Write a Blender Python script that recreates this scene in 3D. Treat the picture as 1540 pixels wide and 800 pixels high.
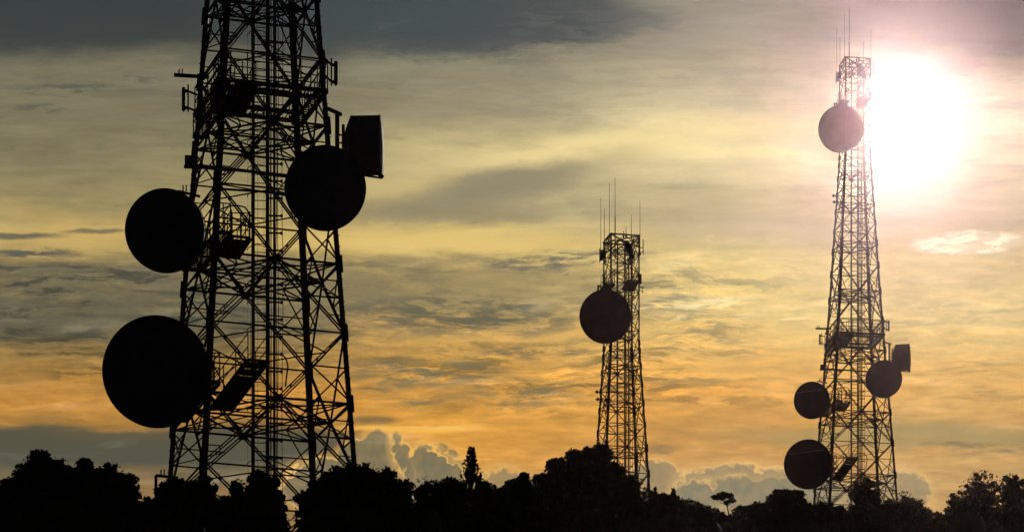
import bpy, math, random
import numpy as np
from mathutils import Vector, Matrix
for o in list(bpy.data.objects): bpy.data.objects.remove(o)
scene = bpy.context.scene
R_ = math.radians
FOC = 6271.0          # focal length in photo pixels (photo is 1540 wide): a long lens with vertical shift
HZ = 2380.0           # photo row of the level horizon: the towers stand up a hillside, seen from below

# ------------------------------------------------------------------ camera
cam = bpy.data.cameras.new('camera'); camo = bpy.data.objects.new('camera', cam)
scene.collection.objects.link(camo); scene.camera = camo
cam.sensor_width = 36; cam.lens = FOC / 1540 * 36
cam.shift_y = (HZ - 400) / 1540
cam.clip_start = 0.5; cam.clip_end = 20000
camo.location = (0, 0, 0); camo.rotation_euler = (R_(90), 0, 0)

# ------------------------------------------------------------------ colour management
scene.view_settings.view_transform = 'Standard'; scene.view_settings.look = 'None'
scene.view_settings.exposure = 0; scene.view_settings.gamma = 1
scene.view_settings.use_curve_mapping = False
scene.cycles.volume_bounces = 0; scene.cycles.max_bounces = 4
scene.cycles.volume_step_rate = 4

# ------------------------------------------------------------------ sun
SUN_PX, SUN_PY = 1345, 180
su = (SUN_PX - 770) / FOC; sv = (HZ - SUN_PY) / FOC
sun_dir = Vector((su, 1, sv)).normalized()
SUN_EL = math.asin(sun_dir.z); SUN_AZ = math.atan2(sun_dir.x, sun_dir.y)
sl = bpy.data.lights.new('sun', 'SUN'); sl.energy = 2.0; sl.angle = R_(0.5); sl.color = (1.0, 0.88, 0.74)
so = bpy.data.objects.new('sun', sl); scene.collection.objects.link(so)
so.rotation_euler = sun_dir.to_track_quat('Z', 'Y').to_euler()

# ------------------------------------------------------------------ world: sky texture behind sheets of evening cloud
world = bpy.data.worlds.new('World'); scene.world = world; world.use_nodes = True
NT = world.node_tree; NT.nodes.clear()
def node(t, **kw):
    n = NT.nodes.new(t)
    for k, v in kw.items(): setattr(n, k, v)
    return n
def plug(inp, v):
    if isinstance(v, E): NT.links.new(v.s, inp)
    else: inp.default_value = v
class E:
    def __init__(s, sock): s.s = sock
    def __add__(a, b): return m2('ADD', a, b)
    __radd__ = __add__
    def __sub__(a, b): return m2('SUBTRACT', a, b)
    def __rsub__(a, b): return m2('SUBTRACT', b, a)
    def __mul__(a, b): return m2('MULTIPLY', a, b)
    __rmul__ = __mul__
    def __truediv__(a, b): return m2('DIVIDE', a, b)
    def __rtruediv__(a, b): return m2('DIVIDE', b, a)
def m2(op, a, b=0.0, c=None):
    n = node('ShaderNodeMath', operation=op); plug(n.inputs[0], a); plug(n.inputs[1], b)
    if c is not None: plug(n.inputs[2], c)
    return E(n.outputs[0])
def sqrt(a): return m2('SQRT', a)
def exp(a): return m2('EXPONENT', a)
def mx(a, b): return m2('MAXIMUM', a, b)
def mn(a, b): return m2('MINIMUM', a, b)
def absv(a): return m2('ABSOLUTE', a)
def sm(x, a, b, lo=0.0, hi=1.0):
    n = node('ShaderNodeMapRange', interpolation_type='SMOOTHSTEP')
    for i, v in enumerate((x, a, b, lo, hi)): plug(n.inputs[i], v)
    return E(n.outputs[0])
def ln_(x, a, b, lo=0.0, hi=1.0):
    n = node('ShaderNodeMapRange'); n.clamp = True
    for i, v in enumerate((x, a, b, lo, hi)): plug(n.inputs[i], v)
    return E(n.outputs[0])
def vec(x, y, z):
    n = node('ShaderNodeCombineXYZ')
    for i, v in enumerate((x, y, z)): plug(n.inputs[i], v)
    return E(n.outputs[0])
def noise(x, y, z, scale=1.0, detail=5.0, rough=0.55, dist=0.0):
    n = node('ShaderNodeTexNoise'); plug(n.inputs['Vector'], vec(x, y, z))
    n.inputs['Scale'].default_value = scale; n.inputs['Detail'].default_value = detail
    n.inputs['Roughness'].default_value = rough; n.inputs['Distortion'].default_value = dist
    return E(n.outputs['Fac'])
def voro(x, y, z, scale, smooth=0.4):
    n = node('ShaderNodeTexVoronoi', feature='SMOOTH_F1'); plug(n.inputs['Vector'], vec(x, y, z))
    n.inputs['Scale'].default_value = scale; n.inputs['Smoothness'].default_value = smooth
    return E(n.outputs['Distance'])
def lin(c):
    return tuple((v / 255 / 12.92 if v / 255 <= .04045 else ((v / 255 + .055) / 1.055) ** 2.4) for v in c) + (1,)
def ramp(f, stops):
    n = node('ShaderNodeValToRGB'); plug(n.inputs[0], f); cr = n.color_ramp
    cr.interpolation = 'LINEAR'
    for i, (p, c) in enumerate(stops):
        e = cr.elements[i] if i < 2 else cr.elements.new(p)
        e.position = p
    for e, (p, c) in zip(cr.elements, stops): e.position = p; e.color = lin(c)
    return E(n.outputs[0])
def mixc(f, a, b, bt='MIX'):
    n = node('ShaderNodeMix', data_type='RGBA', blend_type=bt); plug(n.inputs[0], f)
    for i, v in ((6, a), (7, b)):
        if isinstance(v, tuple) and len(v) == 3: v = lin(v)
        plug(n.inputs[i], v)
    return E(n.outputs[2])

tc = node('ShaderNodeTexCoord'); sp = node('ShaderNodeSeparateXYZ')
NT.links.new(tc.outputs['Generated'], sp.inputs[0])
dx, dy, dz = (E(sp.outputs[i]) for i in range(3))
az = m2('ARCTAN2', dx, dy)
el = dz / sqrt(dx * dx + dy * dy + 1e-6)          # tangent of the elevation
# azimuth and elevation measured in units of 0.914 degrees, zero at the left / upper part of the view
X = 7.70 + az * (FOC / 100)
Y = (HZ / 100) - el * (1 + mn(az * az, .1) * .5) * (FOC / 100)

# gentle warp so that every band edge wanders like real cloud
w1 = noise(X * .35, Y * 1.1, 3.1, 1, 6, .6) - .5
w2 = noise(X * 1.1, Y * 3.2, 9.7, 1, 6, .62) - .5
w3 = noise(X * .35, Y * 1.1, 23.0, 1, 3, .5) - .5
Yw = Y + w1 * .9 + w2 * .35 - X * .0
Xw = X + w3 * 2.0

def P(y): return max(0.0, min(1.0, y / 8.4))
def S(l): return [(P(y), c) for y, c in l]
f = Yw / 8.4
cA = ramp(f, S([(0, (62, 68, 68)), (.62, (74, 77, 72)), (1.05, (124, 117, 96)), (2.2, (134, 124, 95)), (3.0, (160, 144, 100)), (3.35, (198, 168, 104)), (3.75, (188, 160, 100)), (4.0, (118, 108, 84)), (4.9, (104, 98, 78)), (5.4, (150, 122, 76)), (6.1, (200, 146, 74)), (6.45, (150, 118, 72)), (6.6, (88, 86, 74)), (7.0, (108, 100, 78)), (7.4, (150, 118, 78))]))
cB = ramp(f, S([(0, (76, 84, 83)), (.5, (86, 90, 86)), (1.0, (138, 132, 110)), (1.7, (160, 148, 118)), (2.25, (205, 185, 132)), (2.65, (176, 160, 120)), (3.1, (176, 160, 120)), (3.5, (220, 190, 118)), (4.0, (186, 160, 104)), (4.6, (160, 138, 94)), (5.2, (206, 162, 90)), (5.8, (196, 150, 82)), (6.3, (222, 162, 76)), (6.9, (220, 158, 78)), (7.5, (186, 146, 92))]))
cC = ramp(f, S([(0, (152, 144, 128)), (.6, (150, 142, 124)), (1.1, (178, 165, 136)), (1.7, (220, 202, 158)), (2.3, (240, 221, 164)), (2.9, (198, 180, 136)), (3.3, (188, 170, 130)), (3.9, (228, 200, 132)), (4.7, (230, 198, 126)), (5.4, (228, 182, 108)), (6.0, (224, 168, 92)), (6.5, (196, 150, 90)), (7.0, (206, 156, 96)), (7.6, (150, 132, 96))]))
cD = ramp(f, S([(0, (80, 80, 82)), (.6, (92, 88, 86)), (1.1, (170, 156, 134)), (1.5, (222, 206, 174)), (2.0, (230, 215, 180)), (2.4, (226, 207, 172)), (2.85, (212, 192, 158)), (3.3, (196, 174, 144)), (3.9, (218, 190, 138)), (4.8, (228, 198, 134)), (5.6, (226, 182, 112)), (6.2, (206, 164, 104)), (6.5, (168, 146, 104)), (6.9, (200, 158, 100)), (7.5, (206, 164, 104))]))
col = mixc(sm(Xw, 3.6, 7.0), cA, cB)
col = mixc(sm(Xw, 7.0, 10.8), col, cC)
col = mixc(sm(Xw, 11.0, 14.6), col, cD)

# streak and wisp texture over everything
st = noise(X * .55 + w1, Y * 3.4, 1.0, 1, 8, .62, .4)
fine = noise(X * 2.2, Y * 10, 5.0, 1, 6, .6, .3)
lum = .97 + (st - .5) * .72 + (fine - .5) * (.22 + sm(Y, 3.4, 4.4) * .5)
col = mixc(1.0, col, vec(lum, lum, mn(lum, 9) * 1.0), 'MULTIPLY')

def blob(cx, cy, rx, ry, soft=.7, warp=1.0, wx=None, tilt=0.0):
    """an elliptical bank whose rim is torn by noise; 1 inside"""
    ax = (X - cx / 100 + w3 * 1.6 * warp) / (rx / 100)
    ay = (Y - cy / 100 - (X - cx / 100) * tilt + (w1 * .5 + w2 * .55) * warp) / (ry / 100)
    r = sqrt(ax * ax + ay * ay)
    return sm(r, 1.0 + soft * .5, 1.0 - soft * .7)
ragged = noise(X * 1.5, Y * 7.5 + w1 * 2, 14.0, 1, 9, .66, .4)
ragf = sm(ragged, .42, .58)
rag2 = sm(noise(X * .8, Y * 4.2, 31.0, 1, 8, .62, .6), .42, .66)
def put(c, mask, rgb, k=1.0): return mixc(mask * k, c, rgb)

# broken cloud flakes through the middle and lower sky: grey-blue underneath, gold where the light comes through
n3 = noise(X * .8 + w2, Y * 6.5 + w1 * 4, 61.0, 1, 9, .64, .25)
patch = sm(noise(X * .45, Y * 1.3, 90.0, 1, 3, .5), .40, .58)
zone = (.25 + patch * .85) * sm(Y, 3.6, 4.2) * sm(Y, 6.5, 5.9) * sm(X, 12.6, 9.5, .35, 1)
col = mixc(sm(n3, .505, .575) * zone * .85, col, mixc(1.0, col, (.44, .50, .62, 1), 'MULTIPLY'))
col = mixc(sm(n3, .47, .39) * zone * .75, col, mixc(1.0, col, (1.42, 1.30, 1.05, 1), 'MULTIPLY'))
n4 = noise(X * .5 + w2, Y * 2.6, 71.0, 1, 8, .6, .3)
zone2 = sm(Y, .2, .8) * sm(Y, 4.2, 3.6)
col = mixc(sm(n4, .52, .66) * zone2 * .45, col, mixc(1.0, col, (.66, .70, .78, 1), 'MULTIPLY'))
# high dark bank
col = put(col, blob(690, 12, 280, 68, .5, 1.1), (66, 76, 77), .92)
col = put(col, blob(760, 66, 170, 14, .6, .9) * rag2, (74, 80, 82), .9)
col = put(col, blob(640, 52, 200, 16, .9, 1.2) * sm(noise(X * .6 + w2, Y * 3.5, 52.0, 1, 7, .6, .3), .44, .74), (104, 105, 96), .35)
col = put(col, blob(880, 40, 130, 30, .8, 1.2) * ragf, (92, 96, 94), .7)
col = put(col, blob(700, 80, 150, 12, 1.0, 1.0) * ragf, (90, 92, 86), .7)
col = put(col, blob(110, 10, 290, 72, .7, .6), (60, 66, 66), .8)
col = put(col, blob(1420, 25, 170, 50, .9, 1.0), (92, 88, 92), .7)
# thin streaks at the left
col = put(col, blob(110, 133, 100, 9, .9, .5) * ragf, (88, 90, 82), .8)
col = put(col, blob(70, 162, 50, 7, .9, .5) * ragf, (86, 88, 80), .7)
col = put(col, blob(205, 116, 50, 7, .9, .6) * ragf, (98, 96, 84), .7)
# smooth grey smear in the middle of the glow
col = put(col, blob(930, 222, 340, 27, 1.3, .7, tilt=-.13), (240, 216, 152), .8)
col = put(col, blob(590, 285, 120, 20, 1.3, .7, tilt=-.1), (206, 182, 122), .6)
col = put(col, blob(760, 275, 175, 24, 1.1, .7, tilt=-.20), (140, 131, 106), .9)
col = put(col, blob(690, 318, 140, 18, 1.2, .8), (146, 134, 104), .75)
col = put(col, blob(1180, 345, 200, 24, 1.3, .8), (196, 176, 140), .6)
# bright bands of the glow
col = put(col, blob(660, 366, 230, 17, 1.0, .5), (230, 196, 118), .85)
col = put(col, blob(690, 430, 330, 42, .5, .5), (146, 132, 96), .42)
col = put(col, blob(730, 505, 200, 9, .8, .6), (222, 176, 100), .7)
col = put(col, blob(140, 352, 160, 14, 1.2, .5), (206, 172, 102), .7)
# streaky grey layers
col = put(col, blob(30, 352, 70, 6, .8, .4), (92, 92, 84), .85)
col = put(col, blob(150, 347, 50, 4, .8, .3), (104, 98, 84), .8)
col = put(col, blob(40, 378, 80, 9, .8, .6) * ragf, (86, 88, 82), .9)
col = put(col, blob(840, 392, 130, 16, .9, .9) * ragf, (114, 109, 92), .95)
col = put(col, blob(690, 470, 190, 34, .9, .8) * ragf, (104, 99, 80), .95)
col = put(col, blob(600, 410, 150, 18, 1.0, .8) * rag2, (128, 118, 88), .7)
col = put(col, blob(800, 528, 90, 12, .8, .8) * ragf, (112, 105, 86), .95)
col = put(col, blob(640, 560, 120, 22, .9, .9) * ragf, (112, 110, 92), .9)
col = put(col, blob(620, 590, 90, 20, .9, 1.0) * rag2, (98, 112, 104), .85)
col = put(col, blob(790, 590, 80, 16, .9, 1.0) * ragf, (122, 112, 84), .85)
col = put(col, blob(560, 500, 140, 22, .9, 1.0) * rag2, (104, 101, 82), .75)
col = put(col, blob(1010, 470, 90, 18, .9, 1.0) * ragf, (146, 134, 106), .8)
col = put(col, blob(1030, 510, 80, 10, .9, 1.0) * ragf, (150, 136, 106), .7)
col = put(col, blob(1040, 578, 70, 8, .9, .8) * ragf, (156, 136, 98), .7)
col = put(col, blob(990, 672, 22, 13, .9, .5) * ragf, (128, 116, 92), .7)
col = put(col, blob(1350, 655, 260, 18, .8, .7), (168, 150, 106), .65)
col = put(col, blob(1470, 672, 90, 8, .9, .8) * ragf, (128, 116, 96), .8)
col = put(col, blob(560, 632, 40, 7, .7, .3), (122, 104, 76), .8)
col = put(col, blob(620, 645, 130, 5, .8, .3), (244, 190, 92), .8)
edge_ = sm(ragged, .385, .43) * sm(ragged, .475, .435)
col = mixc(edge_ * zone * .55, col, mixc(1.0, col, (1.5, 1.36, 1.05, 1), 'MULTIPLY'))
# lower left bank
col = put(col, blob(170, 672, 430, 30, .35, .35), (86, 86, 76), .9)
# bright wisps
wisp = sm(noise(X * 1.6, Y * 7.5 + X * .5, 44.0, 1, 8, .62, .8), .44, .62)
col = put(col, blob(1070, 458, 75, 9, .7, .6, tilt=-.12) * wisp, (255, 232, 168), .8)
col = put(col, blob(1060, 482, 90, 8, .7, .6, tilt=-.05) * wisp, (250, 222, 160), .7)
col = put(col, blob(1195, 479, 24, 2.2, .6, .1, tilt=-.08), (255, 228, 170), .7)
col = put(col, blob(1450, 367, 82, 17, .4, .6, tilt=-.08) * sm(wisp, .0, .5, .35, 1), (255, 238, 205), .95)
col = put(col, blob(1090, 362, 25, 8, .9, .6) * wisp, (250, 225, 175), .6)

# distant cumulus above the ridge, lit round the rim from behind
bx_ = voro(X, Y, .3, 4.2, .35); bx2 = voro(X, Y, 2.3, 10.0, .3)
bil = (.5 - bx_) * .12 + (.45 - bx2) * .14 + w2 * .16 + (noise(X * 6, Y * 6, 2.2, 1, 6, .6) - .5) * .22
def cumulus(c, tops, body, rim, shade=.25, rimw=.055):
    """tops: list of (px, py, halfwidth, height) domes"""
    fld = None
    for (cx, cy, rx, ry) in tops:
        ax = (X - cx / 100) / (rx / 100); ay = (Y - cy / 100) / (ry / 100)
        g = (1 - sqrt(ax * ax + ay * ay)) * (min(rx, ry) / 100)
        fld = g if fld is None else mx(fld, g)
    fld = fld + bil * .95 * sm(fld, -.06, .10)
    body_m = sm(fld, -.005, .04)
    fade = sm(Y, 7.6, 7.2)
    c = mixc(body_m * sm(Y, 7.7, 6.7, .55, .92), c, body)
    tex = sm(bil, -.1, .12)
    c = mixc(body_m * tex * shade, c, rim)
    rm = sm(fld, -.004, .012) * sm(fld, rimw * 1.3, .01) * sm(noise(X * 3, Y * 3, 7.7, 1, 3), .3, .6)
    hal = sm(fld, -.10, 0.0) * sm(fld, .05, 0.0)
    c = mixc(hal * .30, c, rim)
    return mixc(rm * .95, c, rim)
col = cumulus(col, [(655, 735, 55, 70), (690, 745, 40, 40)], (120, 112, 86), (228, 178, 98), .12, .05)
col = cumulus(col, [(568, 700, 34, 55), (585, 715, 40, 45), (540, 700, 40, 40), (500, 730, 80, 45)], (112, 109, 90), (238, 190, 112), .10, .05)
col = cumulus(col, [(606, 690, 16, 25), (596, 668, 10, 20), (640, 708, 36, 42), (655, 735, 50, 55)], (118, 112, 90), (238, 188, 104), .10, .05)
col = cumulus(col, [(755, 735, 40, 38), (730, 745, 35, 40)], (138, 126, 94), (222, 172, 100), .12, .05)
col = cumulus(col, [(985, 730, 45, 42), (1020, 745, 70, 40)], (140, 130, 104), (226, 178, 112), .2, .05)
col = cumulus(col, [(1060, 735, 50, 35), (1110, 732, 60, 40), (1165, 735, 60, 36), (1210, 745, 60, 40)], (132, 126, 104), (232, 186, 118), .25, .06)
col = cumulus(col, [(1110, 760, 60, 48), (1170, 765, 80, 50), (1050, 765, 50, 48), (1240, 750, 60, 35)], (128, 124, 104), (214, 172, 110), .12, .06)
col = cumulus(col, [(1372, 740, 30, 32), (1345, 745, 40, 40)], (140, 132, 108), (224, 180, 116), .2, .05)

low = sm(Y, 4.6, 5.8) * sm(Y, 7.2, 6.6)
col = mixc(low * .9, col, mixc(1.0, col, (1.05, .97, .80, 1), 'MULTIPLY'))
# the sun behind thin cloud
rx = X - SUN_PX / 100; ry = Y - SUN_PY / 100
r2 = rx * rx + ry * ry; r1 = sqrt(r2)
def addc(c, f, rgb): return mixc(f, c, rgb, 'ADD')
glow = exp(r2 * -5.0) * .25 + exp(r1 * -.9) * .12
core = exp(r2 * -14.0) * 2.5
gc = vec(glow * 1.0 + core, glow * .86 + core, glow * .62 + core)
sun_dim = 1 - exp(r2 * -.6) * .4
col = mixc(1.0, col, vec(sun_dim * .98, sun_dim, sun_dim * .98), 'MULTIPLY')    # sky colour dimmed round the sun to offset the haze glow
col = mixc(1.0, col, gc, 'ADD')

# clear-sky light (physical sky) showing through the thinner cloud, and the dim evening sky away from the sun
sky = node('ShaderNodeTexSky', sky_type='NISHITA', sun_disc=False, sun_elevation=SUN_EL, sun_rotation=SUN_AZ)
skc = mixc(1.0, E(sky.outputs[0]), (.10, .10, .10, 1), 'MULTIPLY')
thin = sm(st, .55, .75) * .03 * sm(Y, 2.5, 4.5)
col = mixc(thin, col, skc)
dsun = dx * sun_dir.x + dy * sun_dir.y + dz * sun_dir.z
away = sm(dsun, .86, .985)
dim = mixc(.06, (.006, .0065, .0085, 1), mixc(1.0, skc, (.12, .12, .12, 1), 'MULTIPLY'))
col = mixc(away, dim, col)
bg = node('ShaderNodeBackground'); bg.inputs['Strength'].default_value = 1.0
NT.links.new(col.s, bg.inputs[0])
wo = node('ShaderNodeOutputWorld'); NT.links.new(bg.outputs[0], wo.inputs[0])

# ------------------------------------------------------------------ materials
def mat(name, c1, c2, scale=4.0, rough=.8, metal=0.0, bump=.0, spec=.3):
    m = bpy.data.materials.new(name); m.use_nodes = True; nt = m.node_tree
    b = nt.nodes['Principled BSDF']; b.inputs['Roughness'].default_value = rough; b.inputs['Metallic'].default_value = metal
    b.inputs['Specular IOR Level'].default_value = spec
    t = nt.nodes.new('ShaderNodeTexCoord'); n = nt.nodes.new('ShaderNodeTexNoise')
    n.inputs['Scale'].default_value = scale; n.inputs['Detail'].default_value = 6
    r = nt.nodes.new('ShaderNodeValToRGB'); r.color_ramp.elements[0].position = .35; r.color_ramp.elements[1].position = .68
    r.color_ramp.elements[0].color = (*c1, 1); r.color_ramp.elements[1].color = (*c2, 1)
    nt.links.new(t.outputs['Object'], n.inputs['Vector']); nt.links.new(n.outputs['Fac'], r.inputs[0])
    nt.links.new(r.outputs[0], b.inputs['Base Color'])
    if bump:
        bp = nt.nodes.new('ShaderNodeBump'); bp.inputs['Strength'].default_value = bump
        nt.links.new(n.outputs['Fac'], bp.inputs['Height']); nt.links.new(bp.outputs[0], b.inputs['Normal'])
    return m
STEEL = mat('weathered_steel', (.05, .035, .03), (.10, .06, .05), 3, .75, 0.0)
STEEL2 = mat('dark_steel', (.04, .04, .042), (.08, .075, .07), 5, .7, 0.0)
DISH = mat('dish_grey', (.06, .055, .055), (.085, .08, .08), 1.5, .8, 0.0)
PALE = mat('pale_metal', (.5, .5, .48), (.6, .6, .58), 4, .4, 0.0)
CABLE = mat('black_cable', (.015, .015, .015), (.03, .03, .03), 8, .6)
LEAF = mat('leaf', (.025, .04, .012), (.05, .07, .02), 1.2, .7)
LEAF2 = mat('leaf_olive', (.03, .04, .012), (.06, .065, .02), 1.6, .7)
BARK = mat('bark', (.04, .03, .02), (.08, .06, .045), 6, .9, bump=.4)
SOIL = mat('hill_soil', (.035, .035, .018), (.07, .06, .035), .25, .95, bump=.3)

# ------------------------------------------------------------------ mesh helpers
COL = scene.collection
def link_mesh(name, verts, faces, m, parent=None, smooth=False):
    me = bpy.data.meshes.new(name)
    if isinstance(verts, np.ndarray) and isinstance(faces, np.ndarray):
        nv, nf, k = len(verts), len(faces), faces.shape[1]
        me.vertices.add(nv); me.vertices.foreach_set('co', verts.astype(np.float32).ravel())
        me.loops.add(nf * k); me.loops.foreach_set('vertex_index', faces.astype(np.int32).ravel())
        me.polygons.add(nf); me.polygons.foreach_set('loop_start', np.arange(0, nf * k, k, dtype=np.int32))
        me.update(calc_edges=True)
    else:
        me.from_pydata([tuple(v) for v in verts], [], faces); me.update()
    me.materials.append(m)
    if smooth: me.polygons.foreach_set('use_smooth', [True] * len(me.polygons))
    o = bpy.data.objects.new(name, me); COL.objects.link(o); o.parent = parent
    return o
class MB:
    def __init__(s): s.v = []; s.f = []
    def add(s, vs, fs):
        b = len(s.v); s.v += [tuple(v) for v in vs]; s.f += [tuple(b + i for i in q) for q in fs]
    def beam(s, a, b, w, h=None, up=(0, 0, 1)):
        a = Vector(a); b = Vector(b); d = b - a
        if d.length < 1e-5: return
        h = h or w; d.normalize(); u = Vector(up)
        if abs(d.dot(u)) > .95: u = Vector((1, 0, 0))
        sx = d.cross(u).normalized() * (w / 2); sy = d.cross(sx).normalized() * (h / 2)
        vs = [p + i * sx + j * sy for p in (a, b) for i, j in ((-1, -1), (1, -1), (1, 1), (-1, 1))]
        s.add(vs, [(0, 3, 2, 1), (4, 5, 6, 7), (0, 1, 5, 4), (1, 2, 6, 5), (2, 3, 7, 6), (3, 0, 4, 7)])
    def angle(s, a, b, w, t, inward):
        """an angle-iron: two thin flanges meeting at the outer corner"""
        a = Vector(a); b = Vector(b); d = (b - a).normalized(); iw = Vector(inward); iw = (iw - d * iw.dot(d)).normalized()
        p1 = (Matrix.Rotation(R_(45), 3, d) @ iw); p2 = (Matrix.Rotation(R_(-45), 3, d) @ iw)
        prof = [Vector((0, 0, 0)), p1 * w, p1 * w + p2 * t, p1 * t + p2 * t, p2 * w + p1 * t, p2 * w]
        vs = [a + q for q in prof] + [b + q for q in prof]
        fs = [(i, (i + 1) % 6, 6 + (i + 1) % 6, 6 + i) for i in range(6)] + [(5, 4, 3, 2, 1, 0), (6, 7, 8, 9, 10, 11)]
        s.add(vs, fs)
    def box(s, c, sx, sy, sz, rot=0):
        c = Vector(c); M = Matrix.Rotation(rot, 3, 'Z')
        vs = [c + M @ Vector((i * sx / 2, j * sy / 2, k * sz / 2)) for k in (-1, 1) for i, j in ((-1, -1), (1, -1), (1, 1), (-1, 1))]
        s.add(vs, [(0, 3, 2, 1), (4, 5, 6, 7), (0, 1, 5, 4), (1, 2, 6, 5), (2, 3, 7, 6), (3, 0, 4, 7)])
    def tube(s, pts, rad, n=8, cap=True):
        pts = [Vector(p) for p in pts]
        rads = rad if isinstance(rad, (list, tuple)) else [rad] * len(pts)
        rings = []; prev = None
        for i, p in enumerate(pts):
            d = (pts[min(i + 1, len(pts) - 1)] - pts[max(i - 1, 0)]).normalized()
            u = Vector((0, 0, 1)) if abs(d.z) < .95 else Vector((1, 0, 0))
            if prev is not None and abs(prev.dot(d)) < .95: u = prev
            sx = (u - d * u.dot(d)).normalized(); sy = d.cross(sx); prev = sx
            rings.append([p + rads[i] * (math.cos(2 * math.pi * k / n) * sx + math.sin(2 * math.pi * k / n) * sy) for k in range(n)])
        vs = [v for r in rings for v in r]
        fs = [(i * n + k, i * n + (k + 1) % n, (i + 1) * n + (k + 1) % n, (i + 1) * n + k) for i in range(len(pts) - 1) for k in range(n)]
        if cap: fs += [tuple(range(n))[::-1], tuple(range((len(pts) - 1) * n, len(pts) * n))]
        s.add(vs, fs)
    def lathe(s, origin, axis, prof, n=48):
        """prof: list of (along axis, radius)"""
        o = Vector(origin); d = Vector(axis).normalized(); u = Vector((0, 0, 1)) if abs(d.z) < .95 else Vector((1, 0, 0))
        sx = (u - d * u.dot(d)).normalized(); sy = d.cross(sx)
        vs = [o + d * t + max(r, 1e-4) * (math.cos(2 * math.pi * k / n) * sx + math.sin(2 * math.pi * k / n) * sy) for t, r in prof for k in range(n)]
        fs = [(i * n + k, i * n + (k + 1) % n, (i + 1) * n + (k + 1) % n, (i + 1) * n + k) for i in range(len(prof) - 1) for k in range(n)]
        s.add(vs, fs)
    def build(s, name, m, parent=None, smooth=False): return link_mesh(name, s.v, s.f, m, parent, smooth)
def tag(o, label=None, cat=None, group=None, kind=None):
    if label: o['label'] = label
    if cat: o['category'] = cat
    if group: o['group'] = group
    if kind: o['kind'] = kind
def empty(name, loc, rz=0, parent=None):
    o = bpy.data.objects.new(name, None); COL.objects.link(o); o.location = loc; o.rotation_euler = (0, 0, rz); o.parent = parent
    o.empty_display_size = .3
    return o

# ------------------------------------------------------------------ the hillside
def ground(y, x=0):
    a = -1.7; b = .252 * y - 4.8
    if y > 380: b = .252 * 380 - 4.8 + (y - 380) * .252 - (y - 380) ** 2 * .0011 if y < 500 else .252 * 500 - 4.8 - 15.8 - (y - 500) * .02
    k = 2.0
    z = max(a, b) + max(0, k - abs(a - b)) ** 2 / (4 * k)
    return z + .25 * math.sin(x * .21 + y * .05) * math.sin(y * .13)
ys = [-100, -60, -30, -15] + list(range(-8, 60, 4)) + list(range(60, 420, 8)) + [430, 445, 460]
xs = [-200, -160, -125] + list(range(-100, 104, 6)) + [125, 160, 200]
gv = [(x, y, ground(y, x)) for y in ys for x in xs]; nx = len(xs)
gf = [(j * nx + i, j * nx + i + 1, (j + 1) * nx + i + 1, (j + 1) * nx + i) for j in range(len(ys) - 1) for i in range(nx - 1)]
tag(link_mesh('hillside', gv, gf, SOIL, smooth=True), kind='structure')

# ------------------------------------------------------------------ lattice towers
TH = math.atan2(.512, .859)
CORN = [(-.859, .512), (-.512, -.859), (.859, -.512), (.512, .859)]    # outer left, near left, outer right, far right
def Rad(z):
    pts = [(0, 4.85), (7.25, 4.166), (10.3, 3.90), (15.1, 3.46), (20.2, 2.96), (25, 2.53), (36.7, 1.56), (60, 1.56)]
    for (a, ra), (b, rb) in zip(pts, pts[1:]):
        if z <= b: return ra + (rb - ra) * (z - a) / (b - a)
    return 1.56
def corner(i, z, k=1.0): r = Rad(z) * k; return Vector((CORN[i][0] * r, CORN[i][1] * r, z))
TOP = 44.5
JL = [1.1, 6.4, 11.8, 17.1, 22.3, 27.0, 30.6, 33.6, 36.1]
HL = [3.75, 9.1, 14.45, 19.75, 24.8, 28.9, 32.2, 34.95]
def lerp(a, b, t): return a + (b - a) * t

def build_dish(tower, c, r, axis, depth, mount_to, strut=False, label=None):
    """shrouded parabolic dish: c centre of the front face, axis points where it looks"""
    ax = Vector(axis).normalized(); c = Vector(c)
    d = MB()
    prof = [(-depth - .32 * r, .10 * r), (-depth - .30 * r, .22 * r), (-depth - .20 * r, .55 * r), (-depth - .07 * r, .86 * r), (-depth, 1.0 * r), (-depth + .03, 1.012 * r),
            (-depth + .06, 1.0 * r), (-.05, 1.0 * r), (-.045, 1.015 * r), (.0, 1.015 * r), (.01, 1.0 * r)]
    d.lathe(c, ax, prof, 64)
    o = d.build('dish_antenna', DISH, tower, True)
    if label: o['label'] = label
    f_ = MB(); f_.lathe(c, ax, [(.0, .995 * r), (.03 * r, .8 * r), (.05 * r, .45 * r), (.06 * r, .15 * r), (.062 * r, 0.0)], 64)
    f_.build('radome', DISH, o, True)
    mt = MB(); back = c - ax * (depth + .3 * r)
    side = ax.cross(Vector((0, 0, 1))).normalized()
    mt.tube([back + Vector((0, 0, -.75 * r)), back + Vector((0, 0, .75 * r))], .06, 8)
    for p in mount_to:
        p = Vector(p)
        mt.beam((back.x, back.y, p.z), p, .07)
        mt.beam((back.x, back.y, p.z - .25), p + Vector((0, 0, .2)), .045)
    for s_ in (-.4, .4): mt.beam(back + Vector((0, 0, s_ * r)), c - ax * depth + Vector((0, 0, s_ * r)) , .06)
    mt.beam(back + Vector((0, 0, -.5 * r)), c - ax * (depth * .8) + side * .85 * r + Vector((0, 0, -.4 * r)), .035)
    mt.build('mount', STEEL2, o)
    if strut:
        q = MB(); e = c + ax * (.07 * r)
        u1 = Vector((-1, 0, .1)); u1 = (u1 - ax * u1.dot(ax)).normalized(); up = (Vector((0, 0, 1)) - ax * ax.z).normalized()
        q.tube([e + u1 * .78 * r + up * .34 * r, e - u1 * .68 * r + up * .62 * r], .012, 6)
        q.build('stay_wire', PALE, o)
    return o

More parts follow.
